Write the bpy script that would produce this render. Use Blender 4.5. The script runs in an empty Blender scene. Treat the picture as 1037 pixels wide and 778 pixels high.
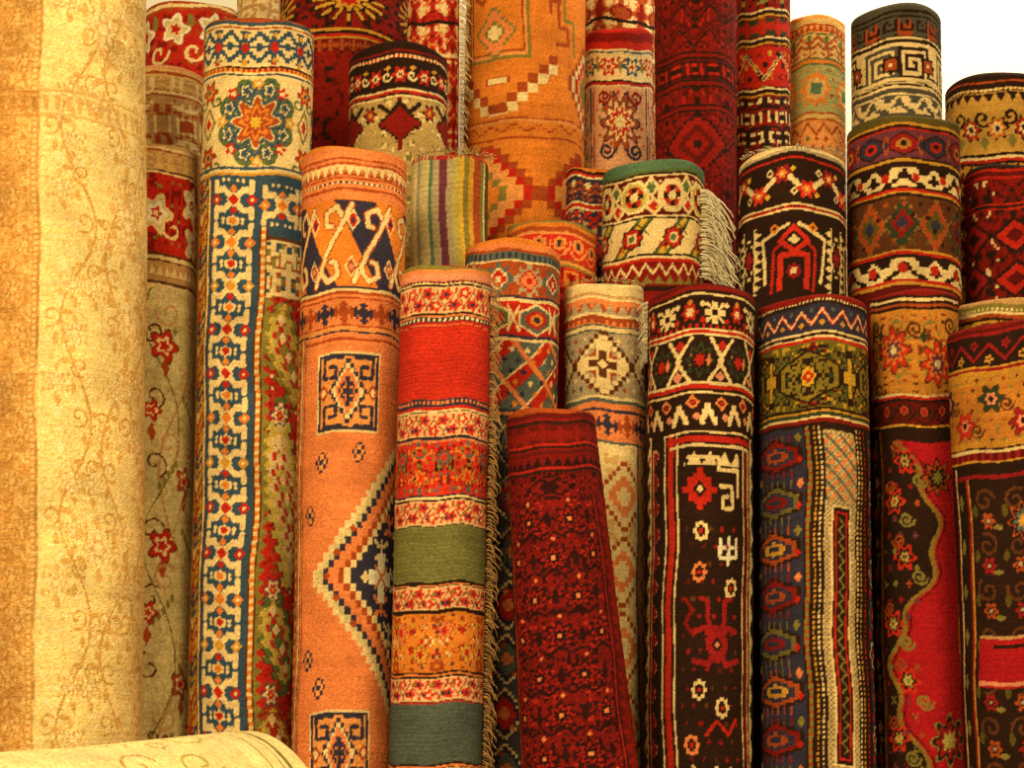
import bpy, math, random
import numpy as np
from mathutils import Vector, Matrix
random.seed(7); rng=np.random.default_rng(7)
sc=bpy.context.scene
sc.view_settings.view_transform='Standard'

# ------------------------------------------------------------------ camera
F=2000.0; PITCH=math.radians(6.0); CZ=1.0
cam=bpy.data.cameras.new('camera'); co=bpy.data.objects.new('camera',cam); sc.collection.objects.link(co)
cam.sensor_width=36; cam.lens=F/1037*36; cam.clip_end=100
co.location=(0,0,CZ); co.rotation_euler=(math.pi/2+PITCH,0,0); sc.camera=co
def survey(px,py,y):
    """world point on the sight line of a photo measurement, at distance y into the shop"""
    u=(px-518.5)/F; v=(389-py)/F
    yy=math.cos(PITCH)-math.sin(PITCH)*v; zz=math.sin(PITCH)+math.cos(PITCH)*v
    return Vector((u*y/yy, y, CZ+zz*y/yy))

# ------------------------------------------------------------------ wool dyes
LG=np.array([1.10,0.97,0.74])   # tint of the lamps, divided out of the dye colour
def dye(t):
    a=np.array(t,float)/255; a=np.where(a<=.04045,a/12.92,((a+.055)/1.055)**2.4)
    return np.clip(a/LG,0.005,.93)
T=dict(cream=(242,204,130),pale=(250,218,145),lcream=(248,210,124),ochre=(212,158,72),gold=(212,148,45),yellow=(225,170,50),
 tan=(198,146,82),red=(194,38,20),bred=(212,48,26),dred=(136,24,13),maroon=(100,20,11),salmon=(234,130,66),orange=(230,128,40),
 navy=(54,48,60),blue=(56,78,88),slate=(92,98,80),olive=(138,120,48),dark=(46,25,14),brown=(98,52,22),green=(94,106,52),
 teal=(92,120,80),purple=(112,52,60),pink=(228,138,92),grey=(180,154,108),sage=(214,188,118),rust=(172,72,26),dolive=(94,78,26),
 lol=(192,168,76),white=(252,230,176),dgreen=(52,60,32),wine=(156,28,26),porange=(238,150,72),fawn=(222,172,92))
T={k:dye(v) for k,v in T.items()}
def C(c): return T[c] if isinstance(c,str) else dye(c)

BM={}
BM['XM']="""#..####..#
##..##..##
.##.##.##.
..######..
#..#++#..#
####++####
#..#++#..#
..######..
.##.##.##.
##..##..##
#..####..#
....++....""".split('\n')
BM['STAR']=""".....##.....
..#..##..#..
..###++###..
...#+oo+#...
.##+oooo+##.
##+oo++oo+##
##+oo++oo+##
.##+oooo+##.
...#+oo+#...
..###++###..
..#..##..#..
.....##.....""".split('\n')
BM['HOOK']="""##########..
#........#..
#.######.#..
#.#....#.#..
#.#.##.#.#..
#.#..#.#.#..
#.####.#.#..
#......#.#..
########.###
............""".split('\n')
BM['BIRD']="""#####.......#
.#####.....##
..####....##.
...#########.
...########..
##...#####...
###.....####.
#####....####""".split('\n')
BM['CROSS']="""....##....
...####...
.#..##..#.
##.####.##
##########
##########
##.####.##
.#..##..#.
...####...
....##....""".split('\n')
BM['LEAF']="""#...++...#
##.++++.##
.##.++.##.
..##++##..
#..####..#
##..##..##
.##+##+##.
..######..
.....#....
.##..#.##.
..##.###..
....##....""".split('\n')
BM['COMB']="""............
#.#.#.#.#.##
############
++++++++++++
############
#.#.#.#.#.##""".split('\n')
BM['KEY']="""#####.
#...#.
#.#.#.
#.###.
#.....
######""".split('\n')
BM['FLR']="""...##.....
.##++##...
.#+oo+#..#
##+oo+##.#
.#+oo+#..#
.##++##.##
...##..##.
#.....##..
.#...##...
..###.....""".split('\n')
BM['YY']="""#..#..#
##.#.##
.#####.
...#...
...#...
.#####.
##.#.##""".split('\n')

class Cv:
    def __init__(s,w,y0,L,base):
        s.w=w; s.W=int(math.pi*w); s.y0=y0; s.L=L; s.a=np.empty((L,s.W,3)); s.a[:]=C(base)
        s.h=math.pi*w/4; s.end=y0+L
    def box(s,x0,x1,y0,y1):
        i0=max(0,int(round(x0+s.W/2))); i1=min(s.W,int(round(x1+s.W/2)))
        j0=max(0,int(round(y0-s.y0))); j1=min(s.L,int(round(y1-s.y0)))
        if i1<=i0 or j1<=j0: return None
        X,Y=np.meshgrid(np.arange(i0,i1)+.5-s.W/2,np.arange(j0,j1)+.5+s.y0)
        return s.a[j0:j1,i0:i1],X,Y
    def rect(s,x0,x1,y0,y1,c):
        b=s.box(x0,x1,y0,y1)
        if b: b[0][:]=C(c)
    def band(s,y0,y1,c): s.rect(-999,999,y0,y1,c)
    def bands(s,y,*seq):
        for h,c in seq: s.band(y,y+h,c); y+=h
        return y
    def vbands(s,x,y0,y1,*seq):
        for h,c in seq: s.rect(x,x+h,y0,y1,c); x+=h
        return x
    def frame(s,x0,x1,y0,y1,t,c):
        s.rect(x0,x1,y0,y0+t,c); s.rect(x0,x1,y1-t,y1,c); s.rect(x0,x0+t,y0,y1,c); s.rect(x1-t,x1,y0,y1,c)
    def teeth(s,y0,y1,per,c,up=True,x0=-999,x1=999,step=0):
        b=s.box(x0,x1,y0,y1)
        if not b: return
        a,X,Y=b; t=(Y-y0)/(y1-y0); t=t if up else 1-t
        if step: t=np.ceil(t*step)/step
        a[np.abs((X/per)%1-.5)*2<t]=C(c)
    def vteeth(s,x0,x1,per,c,right=True,y0=-999,y1=9999,step=0):
        b=s.box(x0,x1,y0,y1)
        if not b: return
        a,X,Y=b; t=(X-x0)/(x1-x0); t=t if right else 1-t
        if step: t=np.ceil(t*step)/step
        a[np.abs((Y/per)%1-.5)*2<t]=C(c)
    def zig(s,yc,amp,per,th,c,x0=-999,x1=999,q=0):
        b=s.box(x0,x1,yc-amp-th,yc+amp+th)
        if not b: return
        a,X,Y=b; z=(np.abs((X/per)%1-.5)*4-1)*amp
        if q: z=np.round(z/q)*q
        a[np.abs(Y-yc-z)<th]=C(c)
    def vzig(s,xc,amp,per,th,c,y0,y1,q=0,ph=0):
        b=s.box(xc-amp-th,xc+amp+th,y0,y1)
        if not b: return
        a,X,Y=b; z=(np.abs(((Y-ph)/per)%1-.5)*4-1)*amp
        if q: z=np.round(z/q)*q
        a[np.abs(X-xc-z)<th]=C(c)
    def dash(s,y0,y1,per,c,x0=-999,x1=999,duty=.5):
        b=s.box(x0,x1,y0,y1)
        if b: b[0][(b[1]/per)%1<duty]=C(c)
    def vdash(s,x0,x1,per,c,y0=-999,y1=9999,duty=.5):
        b=s.box(x0,x1,y0,y1)
        if b: b[0][(b[2]/per)%1<duty]=C(c)
    def terrace(s,cx,cy,sx,sy,seq,x0=-999,x1=999,y0=-999,y1=9999):
        """staircase lozenge: seq of (steps from centre, colour), outermost first"""
        n0=seq[0][0]
        b=s.box(max(x0,cx-n0*sx),min(x1,cx+n0*sx),max(y0,cy-n0*sy),min(y1,cy+n0*sy))
        if not b: return
        a,X,Y=b; t=np.floor(np.abs(X-cx)/sx)+np.floor(np.abs(Y-cy)/sy)
        for n,c in seq: a[t<n]=C(c)
    def shape(s,k,cx,cy,rx,ry,c,n=8,step=0,x0=-999,x1=999,y0=-9999,y1=9999):
        m=1.35
        b=s.box(max(cx-rx*m,x0),min(cx+rx*m,x1),max(cy-ry*m,y0),min(cy+ry*m,y1))
        if not b: return
        a,X,Y=b; X=X-cx; Y=Y-cy
        if step: X=(np.floor(X/step)+.5)*step; Y=(np.floor(Y/step)+.5)*step
        X=X/rx; Y=Y/ry; ax=np.abs(X); ay=np.abs(Y)
        if k=='d': M=ax+ay<1
        elif k=='r': M=(ax<1)&(ay<1)
        elif k=='e': M=X*X+Y*Y<1
        elif k=='o': M=(ax<1)&(ay<1)&(ax+ay<1.42)
        elif k=='h': M=(ax<1)&(ax*.6+ay<1)
        elif k=='8': M=((ax<.72)&(ay<.72))|(ax+ay<1)
        elif k=='x': M=((np.abs(ax-ay)<.2)&(ax<1)&(ay<1))
        elif k=='+': M=((ax<.28)&(ay<1))|((ay<.28)&(ax<1))
        elif k=='f':
            r=np.hypot(X,Y); th=np.arctan2(Y,X); M=r<.82+.2*np.cos(n*th)
        elif k=='m':
            M=(ax+ay<1)|((ax<.25)&(ay<1.1))|((ay<.18)&(ax<1.15))
        a[M]=C(c)
    def nest(s,k,cx,cy,rx,ry,*seq,**kw):
        for f,c in seq: s.shape(k,cx,cy,rx*f,ry*f,c,**kw)
    def outl(s,k,cx,cy,rx,ry,t,c,cin,**kw):
        s.shape(k,cx,cy,rx,ry,c,**kw); s.shape(k,cx,cy,rx-t,ry-t,cin,**kw)
    def bm(s,x0,x1,y0,y1,name,pals,cell,vert=False,org=None,flip=False):
        b=s.box(x0,x1,y0,y1)
        if not b: return
        a,X,Y=b; B=BM[name]; R_=len(B); K=len(B[0])
        ox=(x0 if x0>-900 else 0) if org is None else org
        ix=np.floor((X-ox)/cell).astype(int); iy=np.floor((Y-y0)/cell).astype(int)
        t=(iy//R_) if vert else (ix//K)
        ix%=K; iy%=R_
        if flip: ix=np.where(t%2==0,ix,K-1-ix)
        if isinstance(pals,dict): pals=[pals]
        arr=np.array([[ord(ch) for ch in r.ljust(K,'.')[:K]] for r in B])[iy,ix]
        for n,p in enumerate(pals):
            tm=(t%len(pals))==n
            for ch,c in p.items(): a[tm&(arr==ord(ch))]=C(c)
    def put(s,cx,cy,name,pal,cell,flip=False):
        B=BM[name]; w=len(B[0])*cell; h=len(B)*cell
        s.bm(cx-w/2,cx+w/2,cy-h/2,cy+h/2,name,pal,cell)
    def orn(s,x0,x1,y0,y1,cell,nx,ny,levels,seed,xc=None,mx=True,my=True):
        b=s.box(x0,x1,y0,y1)
        if not b: return
        a,X,Y=b; r=np.random.default_rng(seed); n=r.random((ny,nx))
        n=(n*2+np.roll(n,1,0)+np.roll(n,-1,0)+np.roll(n,1,1)+np.roll(n,-1,1))
        q=n.ravel().argsort().argsort().reshape(n.shape)/n.size
        if xc is None: xc=(max(x0,-s.W/2)+min(x1,s.W/2))/2
        ix=np.floor((X-xc)/cell).astype(int); iy=np.floor((Y-y0)/cell).astype(int)
        if mx: ix%=2*nx; ix=np.minimum(ix,2*nx-1-ix)
        else: ix%=nx
        if my: iy%=2*ny; iy=np.minimum(iy,2*ny-1-iy)
        else: iy%=ny
        v=q[iy,ix]
        for lo,hi,c in levels: a[(v>=lo)&(v<hi)]=C(c)
    def stroke(s,pts,th,c):
        pts=np.array(pts,float); d=np.hypot(*np.diff(pts,axis=0).T); n=max(2,int(d.sum()/(th*.7)))
        u=np.concatenate([[0],np.cumsum(d)]); uu=np.linspace(0,u[-1],n)
        for x,y in zip(np.interp(uu,u,pts[:,0]),np.interp(uu,u,pts[:,1])):
            b=s.box(x-th,x+th+1,y-th,y+th+1)
            if b: b[0][(b[1]-x)**2+(b[2]-y)**2<(th*.62)**2+.3]=C(c)
    def vine(s,x0,x1,y0,y1,per,line,blooms,seed=0,r=7,leaf=None,th=1.6):
        """vertical meandering stem with blossoms in each bay"""
        xc=(x0+x1)/2; A=(x1-x0)/2*.62
        ys=np.arange(y0,y1,3.); s.stroke([(xc+A*math.sin(2*math.pi*(y-y0)/per),y) for y in ys],th,line)
        k=0; y=y0+per*.25
        while y<y1:
            sg=1 if k%2==0 else -1; bc=blooms[k%len(blooms)]
            bx=xc-sg*A*.35
            s.stroke([(xc+sg*A,y),(xc+sg*A*.4,y+per*.1),(bx,y)],th*.8,line)
            if leaf:
                s.shape('e',xc+sg*A*.6,y-per*.14,r*.35,r*.7,leaf); s.shape('e',xc-sg*A*.7,y+per*.2,r*.7,r*.35,leaf)
            s.shape('f',bx,y,r,r,bc[0],n=6); s.shape('e',bx,y,r*.5,r*.5,bc[1]); s.shape('e',bx,y,r*.22,r*.22,bc[0])
            y+=per/2; k+=1
    def curl(s,cx,cy,r,sg,c,th=1.6,turn=1.5,ph=0):
        s.stroke([(cx+sg*r*(1-t*.8)*math.cos(ph+t*turn*2*math.pi),cy+r*(1-t*.8)*math.sin(ph+t*turn*2*math.pi)) for t in np.linspace(0,1,24)],th,c)
    def flecks(s,x0,x1,y0,y1,dx,dy,cols,r=2,seed=0):
        """small filler motifs scattered in a field"""
        rr=random.Random(seed); y=y0+dy/2; j=0
        while y<y1:
            x=x0+(dx/2 if j%2 else 0)
            while x<x1:
                s.shape(rr.choice('dd+x8'),x+rr.uniform(-1,1),y,r,r*1.2,rr.choice(cols),x0=x0,x1=x1); x+=dx
            y+=dy; j+=1

# ------------------------------------------------------------------ materials
def nodes(name):
    m=bpy.data.materials.new(name); m.use_nodes=True; n=m.node_tree; return m,n,n.nodes['Principled BSDF']
def wool(name,zs=420,bs=.9):
    m,t,p=nodes(name); N=t.nodes; Lk=t.links
    tc=N.new('ShaderNodeTexCoord'); mp=N.new('ShaderNodeMapping'); mp.inputs['Scale'].default_value=(170,170,zs)
    n1=N.new('ShaderNodeTexNoise'); n1.inputs['Scale'].default_value=1; n1.inputs['Detail'].default_value=2
    Lk.new(tc.outputs['Object'],mp.inputs[0]); Lk.new(mp.outputs[0],n1.inputs['Vector'])
    n2=N.new('ShaderNodeTexNoise'); n2.inputs['Scale'].default_value=9; Lk.new(tc.outputs['Object'],n2.inputs['Vector'])
    ad=N.new('ShaderNodeMath'); ad.operation='MULTIPLY'; Lk.new(n1.outputs['Fac'],ad.inputs[0]); Lk.new(n2.outputs['Fac'],ad.inputs[1])
    mr=N.new('ShaderNodeMapRange'); mr.inputs['From Min'].default_value=.1; mr.inputs['From Max'].default_value=.4
    mr.inputs['To Min'].default_value=.70; mr.inputs['To Max'].default_value=1.25; Lk.new(ad.outputs[0],mr.inputs['Value'])
    vm=N.new('ShaderNodeVectorMath'); vm.operation='SCALE'; Lk.new(mr.outputs[0],vm.inputs['Scale'])
    at=N.new('ShaderNodeAttribute'); at.attribute_name='dye'; Lk.new(at.outputs['Color'],vm.inputs[0])
    Lk.new(vm.outputs[0],p.inputs['Base Color'])
    p.inputs['Roughness'].default_value=.9; p.inputs['Specular IOR Level'].default_value=.12
    bp=N.new('ShaderNodeBump'); bp.inputs['Strength'].default_value=bs; bp.inputs['Distance'].default_value=.005
    Lk.new(n1.outputs['Fac'],bp.inputs['Height']); Lk.new(bp.outputs[0],p.inputs['Normal'])
    return m
M_WOOL=wool('knotted_wool')

def mesh_obj(name,V,Fq,mats,midx=None,col=None,smooth=True,parent=None):
    me=bpy.data.meshes.new(name); V=np.asarray(V,np.float32); Fq=np.asarray(Fq,np.int32)
    me.vertices.add(len(V)); me.vertices.foreach_set('co',V.ravel())
    nf=len(Fq); k=Fq.shape[1]; me.loops.add(nf*k); me.loops.foreach_set('vertex_index',Fq.ravel())
    me.polygons.add(nf); me.polygons.foreach_set('loop_start',np.arange(0,nf*k,k,dtype=np.int32))
    me.polygons.foreach_set('loop_total',np.full(nf,k,dtype=np.int32))
    for m in mats: me.materials.append(m)
    me.polygons.foreach_set('use_smooth',np.full(nf,smooth))
    if col is not None:
        ca=me.color_attributes.new('dye','FLOAT_COLOR','POINT')
        ca.data.foreach_set('color',np.concatenate([col,np.ones((len(col),1))],1).astype(np.float32).ravel())
    me.update(); me.validate()
    o=bpy.data.objects.new(name,me); sc.collection.objects.link(o)
    if parent: o.parent=parent
    return o

def build_roll(top,base,r0,r1,w,ytop,design,basecol,face,unit,fine_v,seed,end_col=None,lap=None):
    """a carpet rolled into a scroll: patterned outer turn, coiled inner turns, rounded rim"""
    rs=np.random.default_rng(seed); ph=rs.random(8)*6.28
    ax=(top-base); Lm=ax.length; z=ax.normalized(); yb=-(face-z*face.dot(z)).normalized(); xb=yb.cross(z).normalized()
    Lp=int(Lm/unit)+2
    c=Cv(w,ytop,Lp,basecol); design(c)
    a=c.a
    a=a*(1+.13*rs.standard_normal(a.shape[:2])[...,None])*(1+.05*rs.standard_normal((a.shape[0],1,1)))
    low=np.kron(rs.standard_normal((a.shape[0]//24+2,a.shape[1]//24+2)),np.ones((24,24)))[:a.shape[0],:a.shape[1]]
    a=np.clip(a*(1+.03*low[...,None]),.002,.95)
    nf=int(c.W*200/360/1.2); th=np.concatenate([np.linspace(-math.pi,-math.radians(100),14)[:-1],np.linspace(-math.radians(100),math.radians(100),nf),np.linspace(math.radians(100),math.pi,14)[1:]])
    fv=min(Lp-1,fine_v); vs=np.arange(0,fv,1.2)
    if Lp-1>fv: vs=np.concatenate([vs,np.linspace(fv,Lp-1,max(2,int((Lp-1-fv)/8)))])
    TH,VV=np.meshgrid(th,vs)
    t=unit*7
    frac=VV/(Lp-1)
    R=(r0+(r1-r0)*frac)
    R=R*(1+.014*np.sin(2*TH+ph[0]+VV/300)+.010*np.sin(3*TH+ph[1]-VV/170)+.008*np.sin(VV/55+ph[2]+TH)) - t*(TH+math.pi)/(2*math.pi)*.6
    if lap is not None: R=R+unit*6*(TH>lap)*np.clip((math.pi-TH)/1.0,0,1)
    R=R-np.clip(4-VV,0,4)**2*unit*.16
    R=R+rs.standard_normal(VV.shape)*unit*.12+rs.standard_normal((VV.shape[0],1))*unit*.10
    rim=unit*(2.2*np.sin(TH*1.3+ph[3])+1.4*np.sin(TH*3+ph[4]))*np.exp(-VV/60)
    Z=Lm-np.minimum(VV*unit,Lm)-rim-unit*2
    X=R*np.sin(TH); Y=-R*np.cos(TH)
    xs=TH*w/2+1.8*np.sin(VV/41+ph[5])+1.0*np.sin(VV/17+ph[6]); vv=VV+1.8*np.sin(TH*2.3+ph[7])+.9*np.sin(TH*6+ph[1])
    ii=np.clip((xs+c.W/2).astype(int),0,c.W-1); jj=np.clip(vv.astype(int),0,Lp-1)
    col=a[jj,ii]
    nr,nc=TH.shape
    idx=np.arange(nr*nc).reshape(nr,nc)
    Q=np.stack([idx[1:,:-1],idx[1:,1:],idx[:-1,1:],idx[:-1,:-1]],-1).reshape(-1,4)
    V=[np.stack([X,Y,Z],-1).reshape(-1,3)]; Cc=[col.reshape(-1,3)]; Fs=[Q]
    off=nr*nc
    # coiled inner turns (spiral ribbon continuing inwards), with thickness
    turns=4; nt=40*turns; ts=np.linspace(0,turns*2*math.pi,nt)
    rin=r0*.955-t*.6-t*ts/(2*math.pi)*.9; rin=np.maximum(rin,r0*.16)
    tk=t*.62; bq=min(1,r1/r0)
    a0=ts-math.pi
    zt=Lm-unit*2.6
    P=[]
    for rr,zz in ((rin*bq,unit*1.0),(rin-unit*1,zt),(rin-tk,zt),((rin-tk-unit*.5)*bq,unit)):
        P.append(np.stack([rr*np.sin(a0),-rr*np.cos(a0),np.full(nt,zz)],-1))
    P=np.stack(P,1)
    V.append(P.reshape(-1,3)); ec=C(end_col) if end_col else a[:6].mean((0,1))*.8
    Cc.append(np.tile(ec,(nt*4,1)))
    k=np.arange(nt-1)[:,None]*4+off
    q=[]
    for s_ in range(3): q.append(np.concatenate([k+s_,k+s_+4,k+s_+5,k+s_+1],1))
    Fs.append(np.concatenate(q)); off+=nt*4
    # thickness of the outer turn: rolled lip going down inside
    lip=[]
    for dr,dz in ((unit*3.5,0),(unit*6,unit*8)):
        lip.append(np.stack([X[0]*(1-dr/r0),Y[0]*(1-dr/r0),Z[0]-dz],-1))
    lip=np.stack(lip); V.append(lip.reshape(-1,3)); Cc.append(np.tile(ec,(2*nc,1)))
    i0=np.arange(nc-1); A_=off; B_=off+nc
    Fs.append(np.stack([i0,i0+1,A_+i0+1,A_+i0],-1)); Fs.append(np.stack([A_+i0,A_+i0+1,B_+i0+1,B_+i0],-1))
    o=mesh_obj('rolled_carpet',np.concatenate(V),np.concatenate(Fs),[M_WOOL],None,np.concatenate(Cc))
    m=Matrix((xb,yb,z)).transposed().to_4x4(); m.translation=base; o.matrix_world=m
    return o,Lm
LEAN=.09
def roll(xt,yt,wt,xb,wb,D,design,base='red',seed=0,end=None,lean=LEAN,lap=None):
    """standing roll: rim centre / foot line / widths read off the photo, D = distance of the row it stands in"""
    ya=yt+.11*wt
    Tp=survey(xt,ya,D); d2=D
    for _ in range(3):
        Lw=survey(xb,778,d2); d2=D-lean*(Tp.z-Lw.z)
    Lw=survey(xb,778,d2)
    k=(Tp.z-.012)/(Tp.z-Lw.z); B=Tp+(Lw-Tp)*k
    r0=wt/2*D/F; rb=wb/2*d2/F; r1=r0+(rb-r0)*k
    face=Vector((-Tp.x,-Tp.y,0)).normalized()
    o,Lm=build_roll(Tp,B,r0,r1,wt,int(yt),design,base,face,D/F,max(40,800-yt),seed,end_col=end,lap=lap)
    o['r0']=r0; o['L']=Lm; o['u']=D/F
    return o
def fringe(o,th,v0,v1,n,length,colname,out=.5,droop=1.0,thick=1.0,name='fringe',top=False,wav=1.0,jit=.03):
    """warp-end tassels hanging from a carpet edge; th=angle round the roll, v measured down from the rim in units"""
    r=o['r0']; L=o['L']; u=o['u']; V=[];Q=[]
    rr=random.Random(n*31+int(v1*10))
    for i in range(n):
        f=(i+rr.random()*.8)/n
        if top: a=th+(v1-v0)*f*1.0+v0; z0=L-2*u
        else: a=th+rr.uniform(-jit,jit); z0=L-(v0+(v1-v0)*f)*u
        d=Vector((math.sin(a),-math.cos(a),0)); tn=Vector((math.cos(a),math.sin(a),0))
        p=d*(r*(.98 if not top else .97))+Vector((0,0,z0)); ln=length*u*rr.uniform(.5,1.3)
        vel=(d*out*rr.uniform(.5,1.3)+tn*rr.uniform(-.3,.3)+Vector((0,0,.5 if top else -.1))).normalized(); k0=len(V)
        segs=6; w=u*.75*thick*rr.uniform(.7,1.2)
        for s in range(segs+1):
            ww=w*(1-.4*s/segs)
            for j in range(3):
                b=j*2.094; V.append(tuple(p+tn*math.cos(b)*ww+ (d*.6+Vector((0,0,.8))).normalized()*math.sin(b)*ww))
            p=p+vel*ln/segs; vel=(vel+Vector((rr.uniform(-.25,.25)*wav,rr.uniform(-.25,.25)*wav,-.35*droop))).normalized()
        for s in range(segs):
            for j in range(3):
                a1=k0+s*3+j; b1=k0+s*3+(j+1)%3; Q.append((a1,b1,b1+3,a1+3))
    cn=np.tile(C(colname),(len(V),1))*np.repeat(np.random.default_rng(n).uniform(.6,1.1,len(V)//3),3)[:,None]
    f=mesh_obj(name,V,Q,[M_WOOL],None,np.clip(cn,0,.95)); f.parent=o
    return f

# ================================================================== DESIGNS (y = mark on the photo's vertical scale)
def Ad(c):
    # broad roll: ochre border on the left, cream field on the right of the lapped edge
    E=c.end; S=-4
    def palm(x,y,r,d,l,dk):
        c.shape('f',x,y,r,r*1.2,dk,n=8); c.shape('f',x,y,r-1.8,r*1.2-1.8,l,n=8); c.shape('f',x,y,r*.6,r*.7,d,n=6); c.shape('e',x,y,r*.3,r*.35,l)
        for a in range(6): c.shape('e',x+r*1.35*math.cos(a*1.05+.5),y+r*1.5*math.sin(a*1.05+.5),r*.22,r*.34,d)
    c.rect(S,999,c.y0,E,'lcream'); c.orn(S,999,c.y0,E,2.4,18,30,[(.76,.9,(240,196,108)),(.9,1,'pale'),(0,.12,'pale')],3,xc=60)
    ln=(212,156,74)
    for xo,phs in ((34,0),(78,2.2),(122,4)):
        ys=np.arange(c.y0,E,4); c.stroke([(xo+17*math.sin(y/31+phs),y) for y in ys],1.9,ln)
        for k,y in enumerate(range(int(c.y0),int(E),48)):
            xx=xo+17*math.sin(y/31+phs); sg=1 if k%2 else -1
            c.curl(xx+sg*11,y+10,11,sg,ln,1.6,1.1,1.2); palm(xx-sg*12,y+26,10,(228,178,94),'pale',ln)
            c.shape('e',xx+sg*6,y+32,2.8,6,(218,166,80)); c.shape('e',xx-sg*5,y+6,6,2.8,(218,166,80)); c.shape('e',xx-sg*9,y+44,2.4,5,(218,166,80))
    for y in (40,235,330,560): palm(92 if y%20 else 56,y,17,(226,176,92),'pale',ln)
    # border
    c.rect(-999,S,c.y0,E,(216,158,78)); c.orn(-999,S,c.y0,E,2.4,12,26,[(.68,1,(204,142,66)),(0,.14,(228,176,96))],9,xc=-40)
    for xo in (-26,-72,-118):
        for k,y in enumerate(range(int(c.y0),int(E),46)):
            palm(xo+(6 if k%2 else -4),y,11,(198,134,58),(228,174,94),(196,132,58)); c.curl(xo-12,y+22,9,1,(192,126,54),1.7,1.1); c.curl(xo+14,y+22,9,-1,(234,186,104),1.7,1.1)
    for x in (-9,-50,-95): c.rect(x-3,x+3,c.y0,E,(204,144,66)); c.vdash(x-1.5,x+1.5,6,(234,186,106),c.y0,E,.6)
    for x0,x1,d1 in ((-999,S,(198,134,58)),(S,999,(226,174,92))):
        for y in (112,136): c.rect(x0,x1,y,y+3,d1)
        b=c.box(x0,x1,118,134)
        if b: b[0][((b[1]/11)%1<.5)]=C(d1)
def Bd(c):
    c.band(147,178,'fawn'); c.bands(150,(2,'tan'),(3,'cream'),(2,'rust'))
    c.orn(-99,99,158,174,2.4,7,3,[(.6,1,'tan')],4)
    c.bands(176,(2,'brown'),(2,'cream')); c.band(180,262,'red')
    c.orn(-99,99,180,262,3,12,13,[(.8,1,'dred'),(.76,.8,'olive')],12,xc=30)
    for x,y in ((8,222),(56,206),(60,246),(-40,222)):
        c.curl(x+18,y+14,12,-1,'cream',2.6,.8); c.nest('f',x,y,19,22,(1,'cream'),(.78,'sage'),(.6,'white'),(.35,'red'),(.15,'cream'),n=5)
    y=c.bands(262,(3,'brown'),(4,'cream'),(2,'brown')); c.band(y,y+20,'tan'); c.teeth(y+4,y+14,8,'cream')
    c.bands(291,(3,'brown'),(3,'cream'))
    c.rect(-999,999,297,1400,'sage'); c.orn(-999,999,297,1400,2.6,16,26,[(.86,1,(196,168,100)),(0,.08,(228,206,138))],31)
    ys=np.arange(300,1300,4); c.stroke([(38+24*math.sin(y/44),y) for y in ys],2.2,'tan'); c.stroke([(20+20*math.sin(y/36+2),y) for y in ys],1.5,'olive')
    for k,y in enumerate(range(322,1200,66)):
        sg=1 if k%2 else -1
        c.curl(40+sg*14,y,15,sg,'tan',2,1.1,k); c.curl(10,y+20,14,-1,'brown',1.5,1.0,k)
        for q in range(5): c.shape('e',40+sg*(6+q*5),y+18+q*6,2.2,5,'olive')
        x=(22,8,46)[k%3]; r=(17,11,14)[k%3]
        c.nest('f',x,y+34,r,r*1.1,(1,'brown'),(.9,'red' if k%3<2 else 'rust'),(.55,'cream'),(.35,'red'),n=5); c.shape('d',x,y+56,5,10,'rust'); c.nest('f',58,y+8,9,10,(1,'tan'),(.6,'cream'),(.3,'red'),n=6)
def B2(c):
    c.bands(68,(3,'tan'),(3,'pink'),(3,'fawn'),(3,'rust'),(16,'fawn'),(2,'rust'),(3,'cream'),(2,'rust'),(60,'tan'))
    c.orn(-99,99,82,98,2.2,7,3,[(.6,1,'tan'),(0,.2,'cream')],4); c.orn(-99,99,106,160,3,9,9,[(.75,1,'rust'),(0,.2,'cream')],8)
def B3(c):
    c.bands(3,(3,'rust'),(4,'cream'),(3,'rust')); c.orn(-199,199,13,100,3,12,12,[(.82,1,'dred'),(.0,.1,'rust')],2)
    for x in (-20,22,62,-62): c.nest('f',x,34,17,18,(1,'white'),(.74,'sage'),(.55,'cream'),(.35,'red'),n=5); c.shape('e',x+18,24,4,8,'olive')
    for x in (-40,0,42): c.curl(x,58,13,1,'cream',3,1)
def B4(c): c.orn(-199,199,c.y0,c.end,3,6,6,[(.6,1,'tan')],3); c.band(8,12,'tan')
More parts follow.
